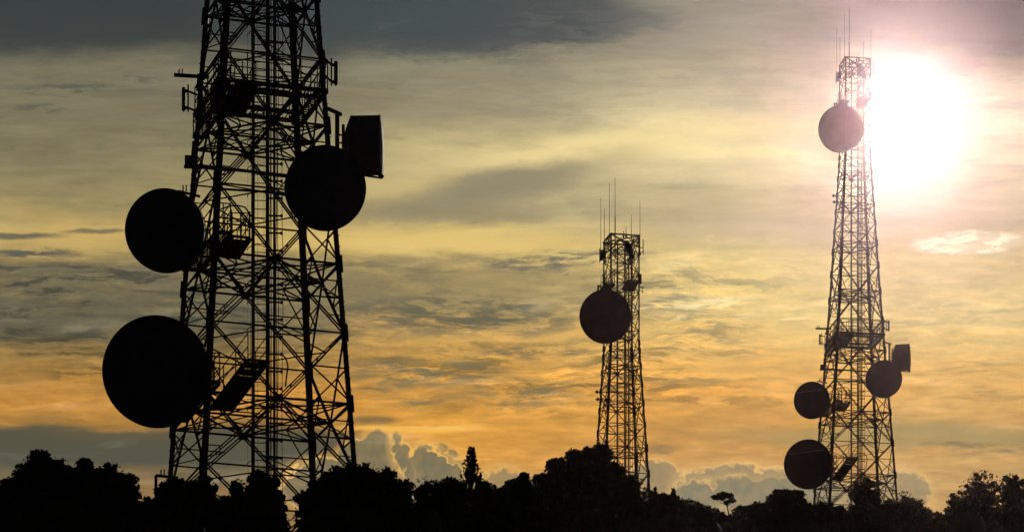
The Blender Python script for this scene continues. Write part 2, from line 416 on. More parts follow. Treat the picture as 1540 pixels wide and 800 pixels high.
def panel_antenna(tower, c, h, arm_to, side):
    p = MB(); c = Vector(c)
    p.box(c, .14, .26, h); p.box(c + Vector((0, 0, h / 2 + .02)), .10, .2, .04); p.box(c - Vector((0, 0, h / 2 + .03)), .08, .16, .06)
    o = p.build('panel_antenna', DISH, tower)
    b = MB(); pc = c + Vector((-side * .17, 0, 0))
    b.tube([pc + Vector((0, 0, -h * .62)), pc + Vector((0, 0, h * .72))], .03, 8)
    for s_ in (-.42, .40):
        b.beam(pc + Vector((0, 0, s_ * h)), Vector(arm_to) + Vector((0, 0, s_ * h + .1)), .06); b.box(pc + Vector((side * .06, 0, s_ * h)), .16, .12, .09)
    b.build('bracket', STEEL2, o)

def stair(tower, top, bot, width, name='stair_flight'):
    """steep stair seen from underneath: treads, strings, plated soffit, two handrails"""
    top = Vector(top); bot = Vector(bot); d = (bot - top); dn = d.normalized()
    w = Vector((1, .25, 0)).normalized() * (width / 2)
    s = MB()
    for k in (-1, 1): s.beam(top + w * k, bot + w * k, .05, .22, up=(0, -1, .6))
    n = max(3, int(abs(d.z) / .21))
    for i in range(n + 1):
        p = top + d * (i / n); s.beam(p - w, p + w, .24, .04)
    nrm = dn.cross(w).normalized(); 
    if nrm.z > 0: nrm = -nrm
    m_ = (n * 2) // 3                       # the lower two thirds are closed with plate, the top is open treads
    for i in range(0, n):
        p = top + d * ((i + .5) / n) + nrm * .10; s.beam(p - w * .94, p + w * .94, d.length / n * (.72 if i < n - m_ else .985), .015, up=tuple(nrm))
    o = s.build(name, STEEL2, tower)
    for k in (-1, 1):
        r = MB()
        for hh in (.5, 1.0): r.tube([top + w * k + Vector((0, 0, hh)), bot + w * k + Vector((0, 0, hh))], .022, 6)
        for i in range(4):
            p = top + d * (i / 3) + w * k; r.tube([p - Vector((0, 0, .05)), p + Vector((0, 0, 1.0))], .022, 6)
        r.build('handrail', STEEL2, o)

def platform(tower, z, poly, rail=True, rail_h=1.1, grate=.22):
    """grated deck on edge beams. poly: corner points (x,y) in order"""
    pts = [Vector((x, y, z)) for x, y in poly]; n = len(pts)
    s = MB()
    for i in range(n): s.beam(pts[i], pts[(i + 1) % n], .07, .16)
    # grating bars run between the two long sides
    a, b, c, d = pts[0], pts[1], pts[2], pts[3]
    m = int((b - a).length / grate)
    for i in range(m + 1): s.beam(lerp(a, b, i / m), lerp(d, c, i / m), .022, .05)
    m = int((d - a).length / .5)
    for i in range(1, m): s.beam(lerp(a, d, i / m) - Vector((0, 0, .06)), lerp(b, c, i / m) - Vector((0, 0, .06)), .06, .09)
    o = s.build('platform', STEEL2, tower)
    if rail:
        r = MB()
        for i in range(n):
            p, q = pts[i], pts[(i + 1) % n]; m = max(2, int((q - p).length / .9))
            for hh in (.55, rail_h): r.tube([p + Vector((0, 0, hh)), q + Vector((0, 0, hh))], .024, 6)
            for k in range(m): t = lerp(p, q, k / m); r.tube([t, t + Vector((0, 0, rail_h))], .024, 6)
        r.build('railing', STEEL2, o)
    return o

def whip(tower, base, length, r0, r1, thick=None):
    w = MB(); b = Vector(base)
    if thick: w.tube([b, b + Vector((0, 0, thick))], r0 * 1.7, 8); w.tube([b + Vector((0, 0, thick)), b + Vector((0, 0, length))], [r0, r1], 6)
    else: w.tube([b, b + Vector((0, 0, length))], [r0, r1], 8)
    w.box(b + Vector((0, 0, .1)), .12, .12, .2)
    w.build('whip_antenna', STEEL2, tower)

def make_tower(cx_px, D, base_z, zmin, label, lower=True, seed=1, thick=1.0):
    rnd = random.Random(seed)
    X0 = (cx_px - 770) * D / FOC
    T = empty('lattice_tower', (X0, D, base_z), -math.atan2(X0, D))
    # geometry below is written with the full tower's heights; a short tower starts at zmin
    ZO = Vector((0, 0, -zmin))
    class TB(MB):
        def build(s, name, m, parent=None, smooth=False):
            if parent is T:
                s.v = [(v[0], v[1], v[2] - zmin) for v in s.v]; return MB.build(s, name, m, parent, smooth)
            s.v = [(v[0], v[1], v[2] - zmin) for v in s.v]; return MB.build(s, name, m, parent, smooth)
    k = thick
    for i in range(4):                                   # legs of angle iron, with splice plates and step bolts
        m = TB(); w = .20 if i in (1, 3) else .17
        zs = [zmin] + [z for z in sorted(JL + HL) if z > zmin] + [36.7, 40.0, TOP]
        for a, b in zip(zs, zs[1:]):
            ww = (w if b < 30 else w * (.75 if b < 37 else .55)) * k
            ca, cb = corner(i, a), corner(i, b)
            m.angle(ca, cb, ww, ww * .35, (-CORN[i][0], -CORN[i][1], 0))
            m.beam(lerp(ca, cb, .0) + Vector((-CORN[i][0], -CORN[i][1], 0)) * ww * .35, cb + Vector((-CORN[i][0], -CORN[i][1], 0)) * ww * .35, ww * .62)
            dd = (cb - ca).normalized()
            pc = corner(i, b); off = Vector((-CORN[i][0], -CORN[i][1], 0)) * ww * .4
            if b < 38: m.beam(pc + off - dd * ww * 1.6, pc + off + dd * ww * 1.6, ww * 1.45)
        z = max(zmin, .5) + .3; sgn = 1
        while z < TOP - 1 and i in (0, 2):
            p = corner(i, z); t = Vector((CORN[(i + 1) % 4][0] - CORN[i][0], CORN[(i + 1) % 4][1] - CORN[i][1], 0)).normalized()
            m.beam(p, p - t * .13 * 1, .02); z += .42
        m.build('leg', STEEL, T)
    # four braced faces
    for i in range(4):
        j = (i + 1) % 4; m = TB()
        def cc(ii, z): return corner(ii, z, .975)
        def mid(z): return (cc(i, z) + cc(j, z)) / 2
        for n, hz in enumerate(HL):
            jl, ju = JL[n], JL[n + 1]
            if hz < zmin: continue
            big = hz < 27; wd = (.06 if big else .05) * k
            h = mid(hz); gp = (.17 if big else .12)
            tdir = (cc(j, hz) - cc(i, hz)).normalized(); ndir = tdir.cross(Vector((0, 0, 1)))
            m.beam(h - tdir * gp, h + tdir * gp, .03, gp * 1.7, up=tuple(Vector((0, 0, 1))))       # gusset
            m.beam(cc(i, hz), cc(j, hz), wd * 1.05)
            for z2 in (jl, ju):
                if z2 < zmin - .1: z2 = zmin
                for e in (i, j):
                    p = cc(e, z2)
                    if big:
                        o_ = Vector((0, 0, .065))
                        m.beam(p + o_, h + o_, wd * .8); m.beam(p - o_, h - o_, wd * .8)
                        if i == 1:
                            for t in (.2, .4, .6, .8): m.beam(lerp(p + o_, h + o_, t), lerp(p - o_, h - o_, t + .03), .04)
                    else: m.beam(p, h, wd)
                    # redundant members: from the middle of the diagonal to the leg
                    q = lerp(p, h, .5); ql = cc(e, q.z)
                    m.beam(q, ql, .045 * k)
                    m.beam(q, cc(e, lerp(Vector((0, 0, z2)), Vector((0, 0, hz)), .96).z), .045 * k)
                    if big and z2 == jl:
                        q2 = lerp(p, h, .25); m.beam(q2, cc(e, q2.z + (hz - z2) * .0), .035)
                        q3 = lerp(p, h, .75); m.beam(q3, cc(e, q3.z), .04); m.beam(q3, cc(e, q.z), .035)
            zj = ju
            m.beam(cc(i, zj), cc(j, zj), .05 * k)
        z = 36.1; st_ = 1.4; nseg = 6
        for n in range(nseg):
            a = 36.1 + n * st_; b = a + st_
            m.beam(cc(i, a), cc(j, b), .045 * k); m.beam(cc(j, a), cc(i, b), .045 * k); m.beam(cc(i, b), cc(j, b), .05 * k)
            m.beam(mid(a + st_ / 2) - (cc(j, a) - cc(i, a)).normalized() * .08, mid(a + st_ / 2) + (cc(j, a) - cc(i, a)).normalized() * .08, .02, .16)
        m.build('face_bracing', STEEL, T)
    # horizontal plan bracing at every hub level
    for hz in HL + JL + [37.5, 40.3, 43.1]:
        if hz < zmin: continue
        m = TB()
        c = [corner(i, hz, .96) for i in range(4)]; mids = [(c[i] + c[(i + 1) % 4]) / 2 for i in range(4)]
        if hz in HL:
            for i in range(4):
                m.beam(mids[i], mids[(i + 1) % 4], .055 * k)
                q = (mids[i] + mids[(i + 1) % 4]) / 2; m.beam(q, c[(i + 1) % 4], .04 * k)
            if hz < 27:
                for i in range(4): m.beam(mids[i], c[(i + 2) % 4], .045); m.beam(mids[i], c[(i + 3) % 4], .045)
            m.beam(mids[0], mids[2], .06 * k); m.beam(mids[1], mids[3], .06 * k)
            if hz < 27:
                for i in range(4):                          # hip bracing from the diamond up and down to the legs
                    q = (mids[i] + mids[(i + 1) % 4]) / 2
                    m.beam(q, corner((i + 1) % 4, hz + 1.3, .96), .04); m.beam(q, corner((i + 1) % 4, hz - 1.3, .96), .04)
        else:
            for i in range(4): m.beam(mids[i], mids[(i + 1) % 4], .04 * k)
        m.build('plan_bracing', STEEL, T)
    # ladder with hoops, cable rack, cables
    lx0, lx1 = -.28, .26
    tt = TOP - .4
    m = TB()
    for x in (lx0, lx1): m.beam((x, 0, zmin), (x, 0, tt), .11 * k if x < 0 else .13 * k)
    z = zmin + .2
    while z < tt: m.beam((lx0, 0, z), (lx1, 0, z), .028); z += .33
    lad = m.build('ladder', STEEL2, T)
    m = TB(); z = zmin + 2.2
    while z < tt:
        pts = []
        for a in range(13):
            an = math.pi * (a / 12); pts.append((lx0 + .27 - math.cos(an) * .40 - .10, -.62 * math.sin(an), z))
        m.tube(pts, .017, 5); z += 1.02
    for an in (.35, .9, 1.57, 2.2, 2.8):
        x = lx0 + .17 - math.cos(an) * .40; y = -.62 * math.sin(an)
        m.beam((x, y, zmin + 2.2), (x, y, tt - .3), .022, .010)
    m.build('safety_cage', STEEL2, lad)
    m = TB(); rx_ = .52
    m.beam((rx_, .05, zmin), (rx_, .05, tt - 1), .09 * k); m.beam((.40, .1, zmin), (.40, .1, tt - 1), .03)
    z = zmin + .3
    while z < tt - 1:
        m.beam((lx1, .03, z), (.82, .03, z), .055); m.box((.80, .03, z), .09, .12, .10); z += .66
    tray = m.build('cable_rack', STEEL2, T)
    m = TB()
    for q, (x, r_) in enumerate(((.60, .018), (.66, .014), (.83, .012), (.35, .016), (-.36, .010))):
        ph = rnd.random() * 6; pts = []; z = zmin
        while z < tt - 1.5:
            pts.append((x + .02 * math.sin(z * .7 + ph) , .12 + .02 * math.cos(z * .5 + ph), z)); z += 1.0
        m.tube(pts, r_, 5)
    m.build('cable', CABLE, tray)

    s = 39.4
    def at(px, py, dep=0.0):        # a point of the big tower, given where it is seen in the photograph
        d = 159.2 + dep
        return Vector(((px - 770) * d / FOC - (392 - 770) * 159.2 / FOC * (d / 159.2), dep, (HZ - py) * d / FOC - 35.4))
    def sh(v): v = Vector(v); return Vector((v.x, v.y, v.z - zmin))
    tw = Vector((0, -1, -.30))      # most dishes look down the slope
    if lower:
        # dishes
        c = at(235, 561, -2.6); build_dish(T, c, 2.0, (-.10, -1, -.20), .55, [corner(0, c.z + .9), corner(0, c.z - .7), corner(1, c.z - .2)], seed == 2, 'large round dish, the lowest on its tower')
        c = at(248, 349, -1.2); build_dish(T, c, 1.5, (-.14, -1, -.20), .5, [corner(0, c.z + .7), corner(0, c.z - .6)], seed == 2, 'round dish at mid height on the left of its tower')
        c = at(490, 280, -3.2); build_dish(T, c, 1.5, (.10, -1, -.20), .5, [corner(2, c.z + .7), corner(2, c.z - .6), corner(1, c.z)], False, 'round dish beside the side-on drum dish')
        # side-on drum dish with its pole and frame
        c = at(573, 215, -.4); m = TB()
        o = build_dish(T, c, 1.09, (1, -.12, .0), 1.12, [], False, 'drum-shaped dish seen side-on, facing right')
        m = MB(); pole = at(507, 215, -.6); zt = at(0, 170, -.6).z
        m.tube([(pole.x, pole.y, zt - 2.3), (pole.x, pole.y, zt)], .085, 8)
        m.beam((pole.x + .15, pole.y, zt), corner(2, zt - .1), .09, .12)
        m.beam((pole.x, pole.y, zt - 1.95), corner(2, zt - 2.0), .07)
        for yy in (200, 212, 222, 234, 241):
            zz = at(0, yy, -.6).z; m.beam((pole.x, pole.y, zz), (c.x - 1.2, c.y, zz), .05)
        m.beam((c.x - 1.0, c.y, c.z - 1.12), (c.x + .05, c.y, c.z - 1.25), .06); m.beam((c.x - .15, c.y, c.z - 1.05), (c.x + .08, c.y, c.z - 1.22), .12)
        m.build('mount_frame', STEEL2, T)
        # panel antennas on outrigger arms
        p = at(505, 108, -1.0); panel_antenna(T, p, .78, corner(2, p.z), 1)
        p = at(276.5, 152, .8); panel_antenna(T, p, .78, corner(0, p.z), -1)
        # outrigger booms
        for (px, py, dep, e, w) in ((262, 116, 1.2, 0, .10), (277, 253, 1.4, 0, .09), (268, 290, 1.0, 0, .07), (235, 717, 1.8, 0, .08)):
            m = MB(); p = at(px, py, dep); q = corner(e, p.z); m.beam(p, q + Vector((.4, -.2, -.05)), w, w * 1.2); m.box(p + Vector((.2, 0, .12)), .06, .06, .2)
            m.box(p + Vector((.32, 0, .12)), .05, .05, .24)
            if px == 235: m.tube([p, p - Vector((0, 0, 1.2))], .06, 6)
            m.build('outrigger_boom', STEEL2, T)
        m = MB(); p = at(284, 246, 1.4); m.box(p, .3, .22, .45); m.build('junction_box', DISH, T)
        m = MB(); p = at(287, 250, 1.5); q = at(436, 264, 1.8); m.beam(p, q, .10); m.build('cross_beam', STEEL, T)
        # work platforms, level with the two decks of the photograph
        def strip(z, i, j, t0, t1, wd, off=0.0):
            a, b = corner(i, z, 1.02), corner(j, z, 1.02); t = (b - a).normalized(); nn = Vector((-(a + b).x, -(a + b).y, 0)).normalized()
            p, q = lerp(a, b, t0) + nn * off, lerp(a, b, t1) + nn * off
            return [(p.x, p.y), (q.x, q.y), ((q + nn * wd).x, (q + nn * wd).y), ((p + nn * wd).x, (p + nn * wd).y)]
        z1 = at(0, 128, -2).z; platform(T, z1, strip(z1, 1, 2, 0.0, 1.0, .75)); platform(T, z1, strip(z1, 0, 1, 0.0, 1.0, .4)); platform(T, z1, strip(z1, 2, 3, 0.0, .9, .4), rail=True)
        z2 = at(0, 173, -1).z; platform(T, z2, strip(z2, 1, 2, .02, .72, .9, .5)); platform(T, z2, strip(z2, 0, 1, 0.0, .9, .35), True, .9)
        z3 = at(0, 386, 0).z; a = corner(1, z3, .95); b = corner(0, z3, .95)
        platform(T, z3, [(b.x, b.y), (a.x, a.y), (a.x + .55, a.y + .1), (b.x + .55, b.y + .1)])
        z4 = at(0, 612, 0).z; a = corner(1, z4, .95); b = corner(0, z4, .95)
        platform(T, z4, [(b.x, b.y), (a.x, a.y), (a.x + .4, a.y + .1), (b.x + .4, b.y + .1)])
        stair(T, at(369, 130, -1.2), at(347, 174, -.2), .82)
        stair(T, at(362, 357, -1.2), at(343, 387, -.5), .72)
        stair(T, at(388, 542, -1.5), at(333, 616, -.4), .78)
        # hooped handrail above the middle stair
        m = MB()
        pts = [at(332 + t * 46, 316 - 6 * math.sin(t * math.pi) + (10 * max(0, t - .8) * 5 if t > .8 else 0), -.4) for t in [i / 10 for i in range(11)]]
        m.tube(pts, .03, 6)
        for px in (349, 362, 375): m.tube([at(px, 321, -.4), at(px, 358, -.4)], .028, 6)
        for py in (321, 334, 347): m.tube([at(345, py, -.4), at(376, py, -.4)], .022, 6)
        m.build('guard_rail', STEEL2, T)
        m = MB()
        pts = [at(422, 530, .2), at(430, 538, .2), at(433, 550, .2), at(431, 565, .2), at(429, 580, .2)]
        m.tube(pts, .03, 6); m.build('loose_cable', CABLE, T)
    # ---- top works (written from the middle tower: centre column 934.5, 306 m away)
    def t2(px, py, dep=0.0):
        d = 306 + dep
        return Vector(((px - 770) * d / FOC - (934.5 - 770) * d / FOC, dep, (HZ - py) * d / FOC - (98.57 - TOP) - zmin))
    c = t2(910, 475, -2.2); lz = c.z + zmin
    build_dish(T, c, 1.86, (-.08, -1, -.16), .6, [corner(0, lz + .9) - Vector((0, 0, zmin)), corner(1, lz - .8) - Vector((0, 0, zmin)), corner(1, lz + .8) - Vector((0, 0, zmin))], False, 'round dish high on its tower, just below the top cage')
    for (px, y1, y0, dep, r0, th) in ((903.5, 298, 390, .4, .022, None), (909, 313, 378, .2, .028, None), (916.5, 276, 357, .6, .022, None), (925, 267, 388, -.9, .024, 3.0), (941.5, 340, 358, .9, .03, None),
                                      (938, 348, 358, 1.0, .05, None), (949.5, 323, 360, .8, .025, None), (962.5, 302, 384, -.3, .026, None)):
        b = t2(px, y0, dep); whip(T, b, (y0 - y1) * 306 / FOC, r0 * k, r0 * .55 * k, th)
    m = MB()
    for (px, y) in ((903.5, 376), (909, 372), (962.5, 366), (962.5, 378)):
        b = t2(px, y, 0); m.beam(b, (CORN[0][0] * 1.5 if px < 930 else CORN[2][0] * 1.5, 0, b.z), .05)
    for i in range(4):
        a = corner(i, TOP) - Vector((0, 0, zmin)); b = corner((i + 1) % 4, TOP) - Vector((0, 0, zmin)); m.beam(a, b, .09)
        m.beam(corner(i, TOP - .9) - Vector((0, 0, zmin)), (0, 0, TOP - zmin), .05)
    m.beam(corner(0, TOP) - Vector((0, 0, zmin)), corner(2, TOP) - Vector((0, 0, zmin)), .06); m.beam(corner(1, TOP) - Vector((0, 0, zmin)), corner(3, TOP) - Vector((0, 0, zmin)), .06)
    m.build('top_frame', STEEL, T)
    # small units under the top, and the tilted catwalks
    for (px, py, sx, sz) in ((907, 383, .35, .55), (904.5, 388, .2, .3), (944, 372, .45, .35), (947, 380, .4, .4), (950, 386, .35, .3), (941, 366, .3, .35)):
        m = MB(); m.box(t2(px, py, -.6), sx, .3, sz, .4); m.box(t2(px, py, -.6) + Vector((0, .1, sz / 2)), sx * .5, .12, .1); m.build('radio_unit', DISH, T)
    m = MB()                                     # head frame: inner braces and pipe stubs below the roof ring
    zt = TOP - zmin
    for i in range(4):
        j = (i + 1) % 4; sc_ = lambda q, z: Vector((CORN[q][0] * 1.5, CORN[q][1] * 1.5, z))
        m.beam(sc_(i, zt - .45), sc_(j, zt - .45), .05); m.beam(sc_(i, zt - .9), (sc_(i, zt) + sc_(j, zt)) / 2, .045); m.beam(sc_(j, zt - .9), (sc_(i, zt) + sc_(j, zt)) / 2, .045)
        m.beam(sc_(i, zt - 1.5) * 1.0, (0, 0, zt - .5), .04)
        o_ = Vector((CORN[i][0] * 1.85, CORN[i][1] * 1.85, zt - .9)); m.tube([o_ - Vector((0, 0, .5)), o_ + Vector((0, 0, .55))], .035, 6); m.beam(o_, sc_(i, zt - .9), .05); m.beam(o_ - Vector((0, 0, .35)), sc_(i, zt - 1.25), .04)
    for q in range(7):
        a = rnd.uniform(0, 6.28); b = Vector((math.cos(a) * .8, math.sin(a) * .8, zt - rnd.uniform(.3, 2.2))); m.beam(b, b + Vector((rnd.uniform(-.3, .3), rnd.uniform(-.3, .3), rnd.uniform(.3, .9))), rnd.uniform(.05, .11))
        m.beam(b, (0, 0, b.z + .2), .035)
    m.build('head_frame', STEEL2, T)
    p = t2(963.5, 420, -.2); panel_antenna(T, p, .62, (CORN[2][0] * 1.5, CORN[2][1] * 1.5, p.z), 1)
    p = t2(899.5, 434, .3); panel_antenna(T, p, .45, (CORN[0][0] * 1.5, CORN[0][1] * 1.5, p.z), -1)
    for py in (433, 439):
        m = MB(); p = t2(968, py, -.3); m.beam(p, (CORN[2][0] * 1.4, CORN[2][1] * 1.5, p.z), .04); m.tube([p + Vector((-.1, 0, -.12)), p + Vector((-.1, 0, .12))], .02, 6); m.build('yagi_antenna', STEEL2, T)
    stair(T, t2(952, 422, -.9), t2(944, 437, -.3), .72)
    stair(T, t2(918, 426, -.6), t2(910, 437, -.1), .6)
    for (px, py) in ((898, 589), (899, 600), (911, 601)):
        m = MB(); p = t2(px, py, .3); m.beam(p - Vector((.15, 0, 0)), p + Vector((.45, -.1, -.02)), .06, .08); m.box(p, .16, .2, .2); m.build('side_bracket', STEEL2, T)
    tag(T, label, 'tower', 'lattice telecom towers with round dishes')
    return T

make_tower(392, 159.2, 35.4, 0, 'huge nearest lattice tower at left, its top cut off by the frame', True, 1, 1.08)
make_tower(1285.5, 352, 83.8, 0, 'tall whole lattice tower at right, whip antennas reaching the sun glow', True, 2, 1.0)
make_tower(934.5, 306, 98.57 - (TOP - 18.3), 18.3, 'short slim lattice tower in the middle with one round dish and whip antennas', False, 3, 1.0)

# ------------------------------------------------------------------ trees
def noise_sphere(rng, nlat=14, nlon=20, amp=.18):
    th = np.linspace(0, np.pi, nlat); ph = np.linspace(0, 2 * np.pi, nlon, endpoint=False)
    T_, P_ = np.meshgrid(th, ph, indexing='ij')
    r = 1 + amp * (np.sin(3 * P_ + rng.uniform(0, 6)) * np.sin(2 * T_ + rng.uniform(0, 6)) + .6 * np.sin(5 * P_ + rng.uniform(0, 6)) * np.sin(4 * T_ + rng.uniform(0, 6))) * np.sin(T_)
    v = np.stack([r * np.sin(T_) * np.cos(P_), r * np.sin(T_) * np.sin(P_), r * np.cos(T_)], -1).reshape(-1, 3)
    f = []
    for i in range(nlat - 1):
        for j in range(nlon): f.append((i * nlon + j, i * nlon + (j + 1) % nlon, (i + 1) * nlon + (j + 1) % nlon, (i + 1) * nlon + j))
    return v, np.array(f)
def leaf_quads(rng, pts, size, elong=1.7, droop=0.0):
    n = len(pts)
    a = rng.normal(size=(n, 3)); a[:, 2] -= droop; a /= np.linalg.norm(a, axis=1)[:, None]
    b = rng.normal(size=(n, 3)); b -= a * (a * b).sum(1)[:, None]; b /= np.linalg.norm(b, axis=1)[:, None]
    s = size * rng.uniform(.6, 1.4, n)[:, None]
    a = a * s * elong / 2; b = b * s / 2
    # pointed leaf: a diamond with a broad middle
    v = np.stack([pts - a, pts + b - a * .1, pts + a, pts - b - a * .1], 1).reshape(-1, 3)
    return v, np.arange(4 * n).reshape(-1, 4)
def make_tree(seed, D, lobes, label, kind='dense', cat='tree', group='dark trees along the ridge', name='tree', base=True, leaf=None, dens=1.0, trunk_px=None):
    rng = np.random.default_rng(seed); sc = D / FOC
    xs_ = [l[0] - l[2] for l in lobes] + [l[0] + l[2] for l in lobes]
    cx = sum(l[0] * l[2] for l in lobes) / sum(l[2] for l in lobes); half = (max(xs_) - min(xs_)) / 2
    tx = trunk_px if trunk_px else cx
    gx = (tx - 770) * sc; gz = ground(D, gx)
    T = empty(name, (gx, D, gz)); O = np.array([gx, D, gz])
    W = []
    for (lx, ly, rx, ry) in lobes:
        W.append((np.array([(lx - 770) * sc, D + rng.uniform(-.3, .3) * rx * sc, (HZ - ly) * sc]), rx * sc, ry * sc, kind))
    for (c, rx, ry, kd) in ([] if kind in ('weep', 'airy') else list(W)):          # smaller knuckles of foliage over the top of each lobe
        for q in range(3 if kd == 'dense' else 2):
            an = rng.uniform(.12, .88) * math.pi; k = rng.uniform(.22, .40)
            W.append((c + np.array([math.cos(an) * rx * .86, rng.uniform(-.3, .3) * rx, math.sin(an) * ry * .86]), rx * k, rx * k * .9, 'half' if kd == 'dense' else kd))
    if base:
        bt_ = max(753, min(l[1] - l[3] for l in lobes) + 16)
        W.append((np.array([(cx - 770) * sc, D, (HZ - 815) * sc]), (half + 15) * sc, (815 - bt_) * sc, 'base'))
    ls = leaf or (.085 if D < 200 else .14)
    V = []; F = []; nb = 0
    def push(v, f):
        nonlocal nb
        V.append(v); F.append(f + nb); nb += len(v)
    for (c, rx, ry, kd) in W:
        if kd == 'base':
            v, f = noise_sphere(rng, amp=.10); push(v * np.array([rx, rx * .9, ry]) * .92 + c, f); kd = 'dense'
        elif kd in ('dense', 'half') and not (kd == 'half' and kind == 'airy'):
            v, f = noise_sphere(rng); k = (.80 if D < 200 else .70) if kd == 'dense' else .5
            push(v * np.array([rx * k, rx * k * .9, ry * k]) + c, f)
        # sub clumps over the lobe surface
        ns = int(max(10, 30 * (rx * ry) ** .5 * (1.0 if kd != 'airy' else .85)))
        d = rng.normal(size=(ns, 3)); d /= np.linalg.norm(d, axis=1)[:, None]
        rr = rng.uniform(.72, .98, ns) if kd == 'dense' else rng.uniform(.35, 1.0, ns)
        cc_ = c + d * rr[:, None] * np.array([rx, rx * .9, ry])
        cr = rng.uniform(.16, .34, ns) * (rx * ry) ** .5 * (.62 if kd == 'airy' else 1)
        if kd == 'weep': cr *= .5; ns_w = 1
        per = int((90 if kd == 'dense' else (60 if kd != 'airy' else 26)) * dens * (((rx * ry) ** .5 * .26) / ls) ** 2 / 6 + 14)
        q = rng.normal(size=(ns, per, 3)); q /= np.linalg.norm(q, axis=2)[..., None]
        q *= rng.uniform(.2, 1.0, (ns, per, 1)) ** .45
        sq = np.array([1.15, 1.15, .8]) if kd != 'weep' else np.array([.7, .7, 1.9])
        pts = (cc_[:, None, :] + q * cr[:, None, None] * sq).reshape(-1, 3)
        v, f = leaf_quads(rng, pts, ls, 1.7, 0.0 if kd != 'weep' else 2.0); push(v, f)
        # stray twigs with single leaves beyond the clumps, so that the outline frays
        m = int(ns * 5); d = rng.normal(size=(m, 3)); d /= np.linalg.norm(d, axis=1)[:, None]
        pts = c + d * rng.uniform(.95, 1.09 if kd == 'dense' else 1.16, m)[:, None] * np.array([rx, rx * .9, ry])
        v, f = leaf_quads(rng, pts, ls * .9); push(v, f)
    V = np.concatenate(V) - O; F = np.concatenate(F)
    link_mesh('crown', V, F, LEAF if seed % 2 else LEAF2, T)
    # trunk and limbs
    tb = MB(); fork = Vector((0, 0, max(.8, (HZ - 800) * sc - gz)))
    h = (HZ - min(l[1] for l in lobes)) * sc - gz
    r0 = .035 * h + .05
    bend = rng.uniform(-.2, .2)
    tb.tube([(0, 0, -.4), (bend * .4, 0, fork.z * .4), (0, 0, fork.z)], [r0 * 1.3, r0, r0 * .7], 9)
    lim = MB()
    for (c, rx, ry, kd) in W[:len(lobes)]:
        e = Vector(c - O); m_ = lerp(fork, e, .5) + Vector((rng.uniform(-.15, .15), rng.uniform(-.2, .2), .1))
        rr0 = r0 * .45
        lim.tube([fork, m_, e], [rr0, rr0 * .6, rr0 * .3], 6)
        nbr = 16 if kd in ('airy',) else (8 if kd != 'weep' else 5)
        for q in range(nbr):
            d = Vector(rng.normal(size=3)); d.z = abs(d.z) * .8; d.normalize()
            t = Vector((e.x + d.x * rx * .9, e.y + d.y * rx * .8, e.z + d.z * ry * .9))
            s_ = lerp(m_, e, rng.uniform(.1, 1)); mm = lerp(s_, t, .5) + Vector(rng.normal(size=3)) * .08 * rx
            lim.tube([s_, mm, t], [rr0 * .28, rr0 * .18, rr0 * .07], 4, cap=False)
            for w_ in range(2):
                t2_ = t + Vector(rng.normal(size=3)) * rx * .22; lim.tube([mm, lerp(mm, t2_, .5) + Vector(rng.normal(size=3)) * .03 * rx, t2_], [rr0 * .12, rr0 * .08, rr0 * .04], 3, cap=False)
    to = tb.build('trunk', BARK, T, True); lim.build('limb', BARK, to, True)
    tag(T, label, cat, group)
    return T

